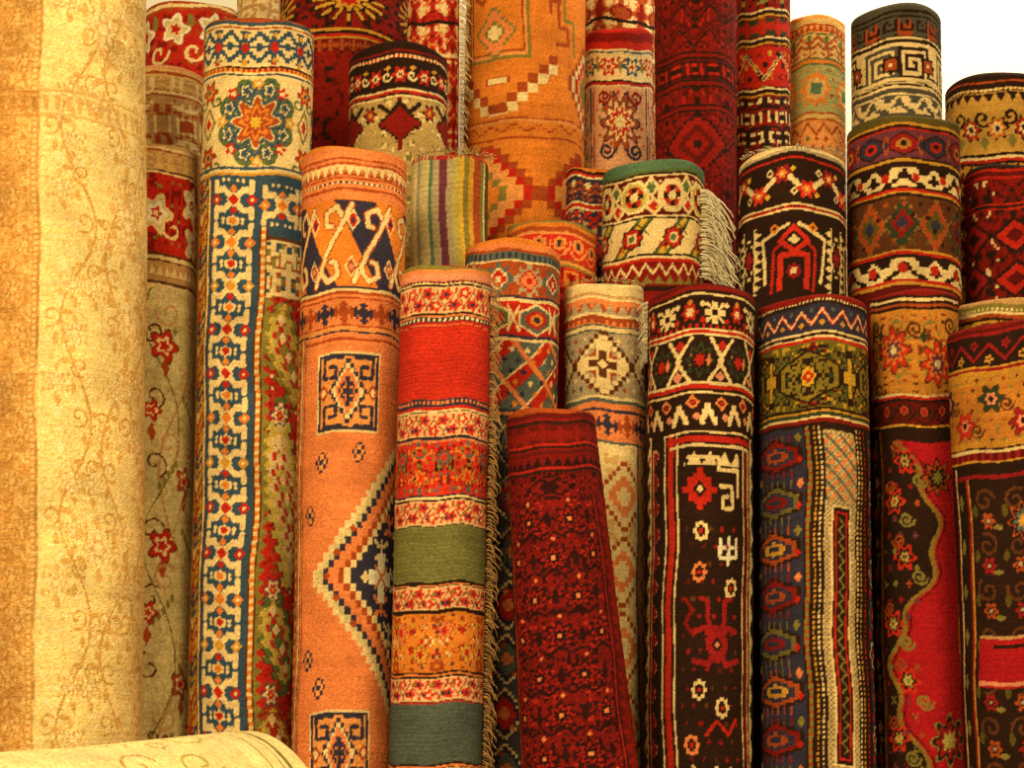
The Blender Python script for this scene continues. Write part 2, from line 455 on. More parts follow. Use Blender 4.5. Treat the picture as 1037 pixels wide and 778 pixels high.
def Cd(c):
    c.bands(20,(3,'rust'),(4,'blue'),(2,'cream'),(2,'rust'))
    c.bm(-999,999,33,71,'XM',[{'#':'blue','+':'red'},{'#':'blue','+':'gold'}],3.2)
    for x in np.arange(-175,175,32): c.shape('d',x,52,5,7,'red'); c.shape('d',x,38,4,4,'gold'); c.shape('d',x,66,4,4,'gold')
    c.bands(72,(2,'dark'),(4,'gold'),(2,'cream'),(2,'blue')); c.dash(74,78,6,'red')
    for cx in (0,-118,118):
        for k in range(8):
            a=(k+.5)*math.pi/4; c.shape('e',cx+34*math.cos(a),131+37*math.sin(a),11,12,'green'); c.nest('f',cx+33*math.cos(a),131+36*math.sin(a),9,10,(1,'blue'),(.7,'cream'),(.5,'blue'),n=5)
        c.nest('f',cx,131,36,38,(1,'blue'),(.86,'slate'),(.76,'cream'),(.7,'rust'),(.5,'orange'),(.36,'rust'),(.2,'yellow'),n=8)
        for k in range(8):
            a=k*math.pi/4; c.nest('f',cx+38*math.cos(a),131+41*math.sin(a),7,7,(1,'red' if k%2 else 'gold'),(.5,'cream'),n=5)
    for cx in (-59,59):
        for yy in (98,166): c.nest('f',cx,yy,14,13,(1,'green'),(.85,'red'),(.5,'gold'),(.25,'blue'),n=6); c.curl(cx-12,yy+10,8,1,'green',2.2,.8); c.curl(cx+12,yy+10,8,-1,'green',2.2,.8)
        c.nest('d',cx,131,12,20,(1,'olive'),(.7,'cream'),(.4,'red'))
    c.bands(178,(3,'blue'),(3,'cream'),(3,'gold'),(2,'blue'))
    E=c.end
    # main border: blue ground with cream crossed-arm figures, coloured hearts
    def xfig(cx,cy,col,k=0):
        for sx in (-1,1):
            for sy in (-1,1):
                c.stroke([(cx,cy),(cx+sx*11,cy+sy*11),(cx+sx*20,cy+sy*9),(cx+sx*20,cy+sy*18)],5.6,'cream')
                c.stroke([(cx+sx*5,cy+sy*20),(cx+sx*11,cy+sy*20)],3,'cream')
        c.nest('d',cx,cy,8,9,(1,'cream'),(.75,col)); c.nest('d',cx-20,cy,7,7,(1,col),(.4,'cream')); c.nest('d',cx+20,cy,7,7,(1,col),(.4,'cream'))
        c.shape('d',cx,cy-11,4,5,'orange'); c.shape('d',cx,cy+11,4,5,'orange' if k%2 else 'red')
    c.rect(-999,6,189,E,'blue'); c.rect(6,999,189,252,'blue')
    for k,y in enumerate(np.arange(212,E,44)):
        col=('red','orange','gold','red')[k%4]
        xfig(-26,y,col,k); c.nest('8',-26,y+22,8,6,(1,'cream'),(.65,'red' if k%2 else 'orange'))
        if y<250: xfig(28,y+6,'orange'); xfig(76,y+6,'red')
    c.rect(-999,-56,189,E,'gold'); c.bm(-88,-58,189,E,'LEAF',[{'#':'blue','+':'red'},{'#':'rust','+':'cream'}],2.8,vert=True)
    c.vbands(-60,189,E,(2,'brown'),(3,'cream'),(2,'brown'))
    c.vbands(4,240,E,(2,'brown'),(5,'orange'),(2,'brown')); c.vdash(6,11,8,'cream',240,E)
    # field to the right
    c.rect(13,999,254,E,'red'); c.rect(13,999,250,254,'brown'); c.rect(13,999,254,312,'cream'); c.orn(13,150,256,312,3.4,12,12,[(.66,.84,'olive'),(.84,1,'rust'),(0,.12,'blue')],5)
    c.orn(13,150,312,E,3.0,15,36,[(.84,.9,'dred'),(.93,1,'rust'),(.03,.05,'cream'),(0,.03,'green'),(.06,.12,'dred')],15)
    for yc,cl,hh in ((368,'olive',56),(512,'lol',92),(650,'green',50),(745,'rust',36),(880,'lol',70)):
        b=c.box(14,120,yc-hh,yc+hh)
        if b:
            a,X,Y=b; s_=(Y-yc)/hh; mid=46+12*np.sin(s_*2.6); wd=30*(1-s_**2)+3.0*np.sign(np.sin(Y/2.4))
            dd=np.abs(X-mid); a[dd<wd+2.5]=C('brown'); a[dd<wd]=C(cl); a[dd<wd-8]=C('yellow'); a[dd<wd-11]=C('lol' if cl!='lol' else 'sage'); a[dd<wd-18]=C('red'); a[dd<wd-23]=C(cl)
            for yy in np.arange(yc-hh*.6,yc+hh*.6,18): c.shape('d',46+12*math.sin((yy-yc)/hh*2.6),yy,5,7,'cream')
    c.vteeth(13,22,12,'olive',False,312,E,step=3)
    for yy in (430,600,700,810,960): c.nest('f',34,yy,12,12,(1,'blue'),(.8,'cream'),(.5,'red'),(.2,'gold'),n=6); c.nest('f',72,yy+20,10,10,(1,'gold'),(.7,'dred'),(.4,'cream'),n=6)
def Dd(c):
    c.orn(-999,999,c.y0,c.end,4,12,14,[(.7,.85,'maroon'),(.93,1,'dark')],7)
    for x in (-100,0,100):
        for k in range(16):
            a=k*math.pi/8; c.stroke([(x+12*math.cos(a),12+8*math.sin(a)),(x+44*math.cos(a),12+26*math.sin(a))],5,'dark'); c.stroke([(x+14*math.cos(a),12+9*math.sin(a)),(x+38*math.cos(a),12+22*math.sin(a))],2.6,'gold')
        c.nest('f',x,12,24,16,(1,'dark'),(.8,'gold'),(.5,'red'),(.2,'dark'),n=8)
    c.bands(42,(3,'gold'),(3,'dark'),(3,'red'),(2,'gold')); c.band(54,66,'maroon')
    c.bm(-999,999,54,66,'CROSS',{'#':'rust'},1.2)
def Ed(c):
    c.bands(48,(9,'dark'),(2,'dred'),(3,'dark'),(3,'red'),(4,'dark')); c.dash(62,65,5,'cream')
    c.band(69,97,'dark')
    for k,x in enumerate(np.arange(-160,160,27)):
        c.nest('f',x,83,9,9,(1,'red'),(.5,'cream'),(.25,'dark'),n=6); c.curl(x+13,83,6,1,'cream',1.8,1); c.shape('d',x+13,75,4,3,'gold')
    c.bands(97,(2,'cream'),(3,'red'),(2,'dark'),(2,'cream')); c.band(106,300,(196,156,84))
    c.orn(-999,999,106,300,3,11,14,[(.8,.93,'cream'),(.93,1,'olive')],6)
    for x in (-66,2,70):
        c.nest('d',x,132,26,20,(1,'dark'),(.85,'dred'),(.35,'gold'),step=3); c.shape('+',x,134,10,28,'dred'); c.stroke([(x-22,112),(x-10,122),(x,112),(x+10,122),(x+22,112)],4,'dark')
        c.nest('f',x+34,120,9,10,(1,'dark'),(.7,'red'),(.3,'gold'),n=6)
def Fd(c): c.orn(-999,999,c.y0,c.end,3,8,14,[(.6,.8,'salmon'),(.8,1,'cream'),(0,.2,'dred')],5,xc=0); c.band(24,28,'dark'); c.band(60,64,'cream')
def Xr(c): c.orn(-999,999,c.y0,c.end,3,8,14,[(.6,.8,'dred'),(.8,1,'dark'),(0,.1,'rust')],15,xc=0); c.band(30,34,'gold'); c.band(80,84,'gold')
def Gd(c):
    E=c.end
    c.bands(150,(3,'orange'),(10,'salmon'),(2,'rust'),(3,'salmon'),(2,'rust')); c.teeth(170,182,9,'rust',True,step=4)
    c.teeth(171,181,9,'cream',False,step=4); c.bands(183,(2,'rust'),(3,'salmon'),(2,'navy'),(4,'salmon'),(3,'rust'),(4,'salmon'))
    c.dash(188,190,6,'cream')
    c.band(206,298,'orange')
    b=c.box(-999,999,207,297); a,X,Y=b; m=(((X-(Y-252)*.55)/88+.95)%1<.5); a[m]=C('navy')
    for x in np.arange(-198,200,44):
        cl='cream'
        for sg in (1,-1):
            px=lambda u,v:(x+sg*u,252+sg*v)
            P=[px(-20,40),px(-12,22),px(-2,4),px(6,-10),px(12,-26),px(4,-38),px(-8,-32),px(-6,-20),px(0,-18)]
            c.stroke(P,6,'rust'); c.stroke(P,4.0,cl)
        c.nest('d',x+22,228,7,12,(1,'cream'),(.75,'red'),(.35,'navy')); c.nest('d',x+22,276,7,12,(1,'cream'),(.75,'rust'),(.35,'pink'))
    c.bands(296,(2,'navy'),(3,'cream'),(3,'rust'),(3,'salmon'),(2,'rust'))
    c.band(309,336,'salmon'); c.bm(-999,999,312,334,'CROSS',[{'#':'navy'},{'#':'rust'}],2.1); c.bands(335,(2,'rust'),(4,'porange'),(2,'navy'))
    c.rect(-999,999,343,E,'salmon')
    c.rect(-999,-70,343,E,'porange'); c.vteeth(-84,-72,12,'rust',True,343,E,step=3); c.vbands(-70,343,E,(2,'rust'),(3,'cream'),(2,'navy'))
    c.rect(-63,999,348,351,'rust'); c.vbands(-60,348,E,(2,'rust'))
    # great stepped medallion
    c.terrace(78,582,6.2,7.6,[(19,'rust'),(18.1,'cream'),(17.1,'sage'),(16.1,'navy'),(15.1,'salmon'),(14.1,'salmon'),(13.1,'rust'),(12.1,'cream'),(11.1,'navy')],y0=352)
    c.terrace(78,582,6.2,7.6,[(10.1,'navy')])
    for (x,y,cl,s_) in ((70,582,'white',3.4),(42,556,'cream',3.0),(42,610,'salmon',3.0),(56,530,'salmon',3.2),(56,636,'cream',3.2),(78,545,'white',3.4),(78,622,'white',3.4)): c.put(x,y,'YY',{'#':cl},s_)
    c.shape('+',42,583,18,24,'white'); c.shape('x',42,583,10,12,'salmon'); c.shape('d',20,583,5,7,'cream')
    for y in (510,655): c.nest('d',72,y,5,7,(1,'rust'),(.5,'cream'))
    for x,y in ((6,536),(-12,560),(6,628),(-12,604),(-22,582)): c.nest('d',x,y,4,5,(1,'rust'))
    for y0 in (362,710):
        c.rect(-38,32,y0,y0+80,'navy'); c.frame(-38,32,y0,y0+80,2,'cream'); c.rect(-33,27,y0+5,y0+75,'porange')
        for sx in (-1,1):
            for sy in (-1,1):
                cx,cy=-3+sx*17,y0+40+sy*22
                c.stroke([(cx-sx*10,cy+sy*12),(cx+sx*9,cy+sy*12),(cx+sx*9,cy-sy*8),(cx-sx*4,cy-sy*8),(cx-sx*4,cy+sy*3),(cx+sx*3,cy+sy*3)],2.6,'navy')
        c.nest('d',-3,y0+40,20,34,(1,'navy'),(.86,'cream'),(.72,'salmon'),(.5,'navy'),(.36,'orange'),step=2.5); c.shape('+',-3,y0+40,6,11,'navy')
        c.nest('d',-30,y0+40,7,9,(1,'rust'),(.5,'cream')); c.nest('d',24,y0+40,7,9,(1,'rust'),(.5,'cream'))
    for (x,y) in ((-28,470),(12,462),(-46,660),(-28,688),(-44,520)):
        c.nest('d',x,y,9,12,(1,'navy'),(.7,'porange'),(.35,'navy'),step=2.5)
    c.terrace(78,900,6,7,[(12,'cream'),(11,'navy')])
def Hd(c):
    seq=[(14,'cream'),(3,'sage'),(8,'pale'),(5,'grey'),(12,'sage'),(4,'teal'),(9,'grey'),(8,'purple'),(5,'grey'),(8,'lol'),(4,'yellow'),(7,'olive'),(5,'gold'),(10,'rust'),(6,'olive')]
    c.vbands(-66,150,1200,*seq); c.vbands(-200,150,1200,(134,'cream')); c.vbands(46,150,1200,(90,'dolive'))
    b=c.box(-999,999,150,1200); b[0][(b[2]//3)%2<1]*=.9
    c.dash(155,160,5,'red')
def FL(c,y0,y1,bg=(238,182,116),fg='bred'):
    c.band(y0,y1,bg); h=y1-y0; c.band(y0,y0+1.5,'dark'); c.band(y1-1.5,y1,'dark')
    c.zig((y0+y1)/2,h*.24,20,1.3,'rust')
    for k,x in enumerate(np.arange(-160,160,10)):
        yy=(y0+y1)/2+(h*.19 if k%2 else -h*.19)
        c.nest('f',x,yy,h*.23,h*.23,(1,fg),(.4,'navy' if k%3 else 'cream'),n=5)
        c.shape('d',x+5,(y0+y1)/2+(-h*.2 if k%2 else h*.2),2.2,3.5,'olive' if k%2 else 'navy'); c.shape('d',x,(y0+y1)/2+(-h*.32 if k%2 else h*.32),2,2.5,'red')
def Id(c):
    c.bands(265,(4,'olive'),(4,'salmon'),(8,'pink'),(2,'rust'),(3,'cream')); c.dash(281,284,5,'navy')
    FL(c,285,317); c.bands(317,(2,'salmon'),(5,'navy'),(3,'red'),(3,'salmon')); c.dash(320,323,6,'cream')
    c.band(328,404,'bred'); c.bands(403,(2,'navy'),(3,'salmon'),(3,'navy'),(3,'red'),(2,'cream')); c.dash(405,408,5,'navy')
    FL(c,416,443); c.band(443,500,'bred')
    c.orn(-999,999,446,498,2.4,11,10,[(.78,.88,'slate'),(.88,1,'orange'),(0,.10,'olive'),(.10,.16,'dark'),(.7,.78,'dred')],14,xc=0)
    for k,x in enumerate(np.arange(-150,160,25)): c.nest('f',x,472+(10 if k%2 else -10),10,11,(1,'dred'),(.8,'orange' if k%2 else 'slate'),(.45,'bred'),n=7)
    c.bands(442,(2,'navy'),(2,'salmon')); c.bands(499,(2,'navy'),(2,'cream')); FL(c,503,530)
    c.band(530,586,(122,116,58)); c.bands(584,(3,'dark'),(2,'salmon')); FL(c,588,613)
    c.band(614,672,'orange'); c.orn(-999,999,617,670,2.4,11,10,[(.76,.88,'gold'),(.88,.95,'red'),(.95,1,'purple'),(0,.12,'rust'),(.12,.17,'cream')],22,xc=0)
    for k,x in enumerate(np.arange(-150,160,25)): c.nest('f',x+8,643+(11 if k%2 else -11),10,11,(1,'rust'),(.8,'yellow' if k%2 else 'salmon'),(.45,'red'),n=7)
    c.bands(613,(2,'dark')); c.bands(671,(2,'dark'),(2,'salmon')); FL(c,675,700); c.band(701,760,(86,92,76)); c.bands(758,(2,'dark'),(2,'salmon')); FL(c,762,788)
    y=788
    while y<c.end: c.band(y,y+60,'bred'); FL(c,y+60,y+88); y+=88
    for y0,y1 in ((328,404),(532,584),(703,758)):
        b=c.box(-999,999,y0,y1); b[0][(b[2]//2)%2<1]*=.80
def Jd(c):
    E=c.end
    c.bands(242,(5,'orange'),(5,'salmon'),(3,'rust')); c.dash(256,262,7,'navy'); c.bands(263,(2,'cream'))
    c.band(265,300,'rust'); c.bm(-999,999,266,299,'STAR',[{'#':'grey','+':'red','o':'salmon'},{'#':'slate','+':'cream','o':'red'}],2.8); c.bands(299,(3,'navy'),(3,'cream'))
    c.band(305,340,'red')
    for x in (-70,-24,26,74): c.nest('h',x,322,21,17,(1,'cream'),(.85,'slate' if x in (-70,26) else 'green'),(.6,'red'),(.4,'orange'),(.2,'navy'))
    for x in (-48,0,50): c.shape('x',x,322,7,14,'cream')
    c.bands(339,(3,'navy'),(3,'cream'))
    c.rect(-999,999,345,E,'slate')
    b=c.box(-999,999,345,416); a,X,Y=b; a[np.abs(((X+Y)/46)%1-.5)<.2]=C('red'); a[np.abs(((X+Y)/46)%1-.28)<.04]=C('cream'); a[np.abs(((X-Y)/46)%1-.5)<.07]=C('salmon')
    c.flecks(-90,90,348,414,15,11,['cream','navy','orange'],3,4)
    c.bands(414,(3,'navy'),(4,'salmon'),(3,'navy'))
    c.rect(-999,999,424,E,(74,68,66))
    for k,y in enumerate(np.arange(450,E,52)):
        for x in (-44,2,48): c.nest('d',x,y,22,26,(1,'cream'),(.9,'navy'),(.65,'red' if k%2 else 'slate'),(.3,'salmon'),step=3)
    c.flecks(-90,90,424,E,22,26,['salmon','rust'],3,5)
def Kd(c):
    c.bands(222,(4,'olive'),(4,'orange'),(5,'rust'),(3,'porange')); c.band(238,300,'bred')
    c.bm(-999,999,240,262,'FLR',{'#':'porange','+':'orange','o':'navy'},2.2); c.bands(263,(3,'rust'),(3,'porange'),(3,'olive')); c.orn(-99,99,272,330,3,8,8,[(.7,1,'orange'),(0,.2,'dred')],3)
def Ld(c):
    E=c.end; c.orn(-999,999,c.y0,E,2.5,30,40,[(.9,1,(220,116,36))],2)
    c.terrace(-30,46,11,10,[(9,'rust'),(8.1,'cream'),(7.1,'rust'),(6.1,'orange')],x0=-100,x1=36,y0=46,y1=128)
    c.rect(-92,-89,-40,46,'rust'); c.rect(-86,-83,-40,46,'cream')
    c.nest('r',-32,26,38,44,(1,'olive'),(.93,'porange'),(.84,'rust'),(.79,'orange'))
    c.stroke([(-58,-2),(-46,6),(-32,-14),(-18,6),(-6,-2)],3.8,'rust'); c.nest('d',-32,40,24,30,(1,'olive'),(.86,'salmon'),(.5,'olive'),(.36,'cream'),step=4)
    c.nest('r',-30,92,14,4,(1,'rust'),(.8,'cream'))
    c.stroke([(40,-30),(40,36),(52,36),(52,54),(36,54)],3.8,'rust'); c.stroke([(48,-30),(48,28),(62,28),(62,62)],3,'olive')
    c.stroke([(30,20),(30,8),(42,8)],3.6,'rust'); c.shape('e',32,2,6,4,'rust')
    c.terrace(88,92,6,8,[(6,'rust'),(5,'cream'),(4,'red'),(3,'porange'),(2,'olive')])
    c.bands(132,(2,'rust'),(3,'porange')); c.bands(152,(2,'rust')); c.zig(143,4,26,1.5,'rust',q=3)
    c.terrace(-46,210,9,8,[(7,'rust'),(6,'red'),(5,'porange'),(3,'olive'),(2,'orange')],y0=158); c.terrace(70,210,9,8,[(6,'rust'),(5,'red'),(4,'porange'),(2,'olive')],y0=158)
def Md(c):
    c.bands(28,(5,'red'),(10,'dred'),(8,'red'),(2,'cream'),(2,'blue')); c.band(55,85,'cream')
    for k,x in enumerate(np.arange(-117,120,26)): c.nest('f',x,70,11,11,(1,'blue' if k%2 else 'red'),(.6,'cream'),(.3,'red'),n=6); c.shape('d',x+13,70,3,8,'olive'); c.curl(x+13,62,5,1,'rust',1.6,.8)
    c.bands(85,(2,'dark'),(3,'red'),(2,'cream')); c.rect(-999,999,92,400,'red'); c.rect(-50,50,92,400,(226,160,104))
    c.vbands(-38,92,400,(2,'navy'),(3,'cream'),(2,'red')); c.vbands(32,92,400,(2,'navy'),(3,'cream'),(2,'red'))
    c.flecks(-28,30,94,170,9,9,['rust','olive','red'],2.4,2)
    c.nest('f',0,130,24,34,(1,'navy'),(.88,'rust'),(.65,'cream'),(.5,'red'),(.3,'cream'),n=10)
    c.vine(-56,-38,92,300,26,'cream',[('blue','cream')],r=4); c.vine(38,56,92,300,26,'cream',[('blue','cream')],r=4); c.curl(-16,160,9,1,'navy',2.4); c.curl(16,160,9,-1,'navy',2.4); c.curl(-18,102,8,1,'dred',2.2); c.curl(18,102,8,-1,'dred',2.2)
def Nd(c):
    c.bands(168,(4,'orange'),(3,'dark'),(3,'red'),(2,'cream')); c.band(180,400,'navy'); c.bm(-999,999,184,204,'LEAF',{'#':'rust','+':'cream'},1.8); c.bands(206,(2,'cream'),(4,'red'),(2,'cream')); c.orn(-99,99,214,300,3,7,7,[(.7,1,'red'),(0,.2,'tan')],5)
def Od(c):
    c.bands(163,(11,'teal'),(3,'green'),(2,'dark'),(2,'cream'))
    c.band(181,222,'maroon')
    for k,x in enumerate(np.arange(-160,165,40)):
        c.nest('o',x+22,201,16,17,(1,'cream'),(.82,'lol' if k%2 else 'cream'),(.62,'red'),(.3,'cream')); c.shape('+',x+22,201,10,11,'dark'); c.shape('8',x+22,201,4.5,5,'cream')
        c.nest('d',x,192,9,12,(1,'cream'),(.6,'green')); c.nest('d',x+2,212,10,10,(1,'cream'),(.6,'red'))
    c.flecks(-160,160,182,221,10,9,['lol','cream'],1.8,3)
    c.bands(221,(2,'cream'),(2,'dark')); c.band(225,262,'cream')
    b=c.box(-999,999,225,262); a,X,Y=b; a[np.abs(((X+(Y-243)*.8)/44)%1-.5)<.19]=C('dark'); a[np.abs(((X+(Y-243)*.8)/44)%1-.5)<.16]=C('green'); a[np.abs(((X+(Y-243)*.8)/44)%1-.5)<.08]=C('yellow')
    for x in np.arange(-154,160,44): c.nest('8',x,244,13,13,(1,'dark'),(.85,'red'),(.5,'cream'),(.3,'green')); c.shape('x',x+12,236,7,7,'dark'); c.shape('x',x-12,252,5,5,'red')
    c.bands(261,(2,'dark'),(3,'cream'),(3,'red')); c.band(269,400,'dred'); c.zig(277,5,14,2,'cream'); c.teeth(283,292,12,'olive'); c.band(294,299,'dark')
def Pd(c):
    E=c.end; c.orn(-999,999,c.y0,E,2.6,14,18,[(.72,1,'maroon'),(0,.08,'dark'),(.62,.7,(176,34,20))],21,xc=0)
    for y in (14,40,150): c.zig(y,9,34,2.5,'maroon'); c.zig(y+7,9,34,1.5,'dark')
    for y in (62,92,118): c.bands(y,(2,'dark'),(4,'dred'),(2,'dark'))
    c.band(70,92,'maroon'); c.orn(-99,99,72,91,3,7,3,[(.6,1,'dark'),(0,.2,'red')],8,xc=0)
    c.nest('d',0,160,40,34,(1,'dark'),(.9,(150,26,16)),(.6,'maroon'),(.4,(150,26,16)),(.2,'dark'),step=4)
def Qd(c):
    E=c.end; c.orn(-999,999,c.y0,E,3,8,12,[(.6,.78,'dark'),(.78,.9,'dred'),(.9,1,'olive')],24,xc=0)
    for y in (14,44,98): c.bands(y,(2,'cream'),(4,'dark'),(2,'gold'))
    c.band(24,42,'dgreen'); c.bm(-99,99,24,42,'CROSS',{'#':'red'},1.8); c.band(54,96,'red')
    c.zig(75,14,40,3,'cream'); c.zig(75,14,40,1.4,'dark'); c.flecks(-60,60,56,96,11,12,['dark','gold'],3,1); c.orn(-99,99,108,160,3,7,7,[(.6,1,'dark'),(0,.2,'cream')],9)
def Rd(c):
    c.bands(15,(5,'orange'),(7,'fawn'),(2,'rust'),(8,'porange'),(2,'green')); c.teeth(26,36,7,'rust'); c.band(39,64,'fawn'); c.bm(-99,99,40,64,'LEAF',{'#':'rust','+':'green'},2); c.bands(64,(2,'green'),(4,'orange'),(2,'green'))
    c.band(72,122,(170,158,86)); c.flecks(-60,60,73,121,12,9,['fawn','rust','orange'],2.4,5)
    for x in (-40,0,40): c.nest('8',x,97,18,20,(1,'orange'),(.7,'fawn'),(.4,'teal'),step=2)
    c.bands(122,(2,'rust'),(5,'fawn'),(2,'rust'),(60,'porange')); c.zig(140,6,18,2,'rust'); c.flecks(-60,60,146,180,10,9,['green','rust'],2.4,6)
def Sd(c):
    K=(86,78,58)
    c.bands(8,(9,K),(3,'dark'),(3,K)); c.band(23,46,'dark'); c.bm(-999,999,25,45,'KEY',[{'#':'rust'},{'#':K}],3); c.teeth(25,33,12,K,False); c.bands(46,(2,'cream'),(4,'dark'),(2,'cream'))
    c.band(54,96,'cream'); c.bm(-999,999,56,94,'HOOK',[{'#':'dark'},{'#':K}],3.7,flip=True)
    for x in np.arange(-140,150,44): c.nest('8',x,75,11,11,(1,'dark'),(.65,'rust'),(.35,'cream'),step=2)
    c.bands(95,(2,'dark'),(3,'cream'),(5,K),(2,'cream')); c.band(107,300,K); c.bm(-999,999,108,126,'BIRD',{'#':'cream'},2.2)
def Td(c):
    c.bands(75,(8,'dark'),(2,'rust'),(6,'dark'),(2,'gold'),(3,'dark')); c.band(95,160,(206,150,60)); c.dash(91,94,5,'cream')
    c.teeth(96,106,12,'dark',False)
    for k,x in enumerate(np.arange(-168,170,28)):
        c.nest('f',x,134,12,14,(1,'dark'),(.8,'red' if k%2 else 'orange'),(.5,'cream'),(.25,'dark'),n=7); c.curl(x+14,122,9,1 if k%2 else -1,'dark',2.6,1.1,1); c.shape('d',x+14,148,5,8,'olive')
    c.bands(160,(3,'dark'),(3,'cream'),(3,'red'),(3,'dark')); c.orn(-99,99,172,300,3,8,8,[(.5,1,'maroon')],3)
def Ud(c):
    c.bands(153,(5,'cream'),(3,'grey'),(5,'dark'),(2,'red')); c.band(168,300,'dark')
    c.stroke([(-170+i*26,190+(12 if i%2 else -12)) for i in range(14)],4.6,'cream')
    for k,x in enumerate(np.arange(-169,170,26)): c.nest('f',x,190+(8 if k%2 else -8),10,10,(1,'bred' if k%2 else 'wine'),(.5,'orange'),(.25,'cream'),n=6); c.shape('d',x+11,190+(12 if k%2 else -12),3,4,'yellow'); c.nest('d',x+13,190+(-11 if k%2 else 11),5,5,(1,'cream'),(.5,'dark'))
    c.bands(213,(2,'cream'),(3,'red'),(2,'cream'),(3,'dark')); c.dash(215,217,4,'dark'); c.band(223,420,'dark')
    for x in (-106,0,106):
        for s_ in (-1,1):
            c.stroke([(x+s_*6,234),(x+s_*34,246),(x+s_*30,290)],3,'cream'); c.vteeth(x+s_*40-5,x+s_*40+5,9,'cream',s_>0,232,300)
            c.stroke([(x+s_*22,300),(x+s_*22,258),(x+s_*8,250)],2.4,'red'); c.nest('d',x+s_*20,236,6,5,(1,'orange'),(.5,'dark'))
            c.rect(x+s_*14-3,x+s_*14+3,264,300,'bred')
        c.nest('d',x,250,18,16,(1,'bred'),(.6,'dark'),(.35,'cream')); c.rect(x-16,x+16,262,268,'bred'); c.shape('8',x,282,8,9,'wine'); c.shape('8',x,282,4,4,'cream')
        c.nest('d',x+53,262,14,24,(1,'cream'),(.8,'dark'),(.5,'wine'),step=3)
def Vd(c):
    c.bands(118,(10,'dolive'),(3,'gold'),(3,'dark'),(2,'red')); c.band(136,166,'purple')
    for k,x in enumerate(np.arange(-180,190,36)): c.nest('h',x,151,16,13,(1,'dark'),(.85,'wine' if k%2 else 'navy'),(.5,(190,120,40) if k%2 else 'red'),(.25,'dark')); c.nest('d',x+18,151,5,12,(1,'rust'),(.5,'navy'))
    c.bands(165,(2,'dark'),(3,'gold'),(3,'dark')); c.band(173,198,'dark'); c.bm(-999,999,176,196,'BIRD',{'#':'cream'},2.5,flip=True)
    for x in np.arange(-180,190,32): c.shape('8',x,186,5,5,'red')
    c.bands(198,(3,'red'),(2,'gold'),(3,'dark')); c.band(206,262,'brown')
    for k,x in enumerate(np.arange(-180,190,36)): c.nest('d',x,234,20,28,(1,(150,96,36)),(.93,'dgreen' if k%2 else 'rust'),(.6,'dred' if k%2 else 'dolive'),(.3,'navy'),step=3)
    c.flecks(-180,180,207,261,18,13,['dolive','dark','rust'],3,4)
    c.bands(261,(2,'gold'),(3,'red'),(2,'dark')); c.band(268,292,'dark'); c.bm(-999,999,270,291,'BIRD',{'#':'cream'},2.6,flip=True)
    for x in np.arange(-180,190,34): c.shape('8',x+8,280,6,6,'red')
    c.bands(291,(3,'red'),(3,'gold'),(300,'maroon'))
def Wd(c):
    c.bands(166,(4,'dark'),(3,'red'),(5,'maroon'),(2,'red')); c.orn(-999,999,182,c.end,3,12,16,[(.55,.8,'maroon'),(.8,1,'dark'),(0,.05,'cream')],6,xc=0)
    c.bands(206,(2,'red'),(3,'dark'),(2,'red'))
    for y in (240,285): c.nest('d',0,y,26,20,(1,'dark'),(.8,'red'),(.4,'maroon')); c.nest('d',50,y,26,20,(1,'dark'),(.8,'wine'),(.4,'cream')); c.nest('d',-50,y,26,20,(1,'dark'),(.8,'wine'),(.4,'dark'))
def Xd(c):
    E=c.end
    c.bands(283,(12,'cream'),(3,'tan'),(3,'cream')); c.band(301,330,'salmon'); c.bm(-99,99,303,328,'COMB',{'#':'rust','+':'cream'},4); c.teeth(304,316,14,'grey'); c.bands(328,(2,'slate'),(4,'cream'),(2,'slate'))
    c.band(336,402,'grey'); c.flecks(-68,68,338,400,12,10,['rust','cream','slate'],2.6,8)
    for x in (-68,0,68):
        c.terrace(x,369,5,5,[(7,'brown'),(6,'cream'),(5,'grey'),(4,'rust')]); c.shape('+',x,369,26,24,'cream'); c.shape('+',x,369,15,14,'brown'); c.shape('d',x,369,6,6,'cream')
    c.bands(401,(3,'cream'),(4,'slate'),(6,'salmon'),(3,'navy')); c.band(417,442,'salmon'); c.bm(-99,99,419,441,'CROSS',[{'#':'navy'},{'#':'rust'}],2.2); c.bands(442,(4,'salmon'),(3,'slate'))
    c.rect(-999,999,449,E,'tan'); c.rect(-28,40,449,E,'cream')
    c.vbands(-34,449,E,(3,'salmon'),(3,'slate')); c.vbands(36,449,E,(3,'slate'),(3,'salmon'))
    c.orn(-24,32,449,E,3.4,8,16,[(.8,1,'fawn')],3); c.vzig(52,6,26,2.4,'rust',449,E); c.vzig(60,6,26,2.4,'cream',449,E)
    for y in np.arange(500,E,74): c.terrace(18,y,4,5,[(7,'rust'),(6,'cream'),(4,'salmon'),(2,'cream')],x1=35)
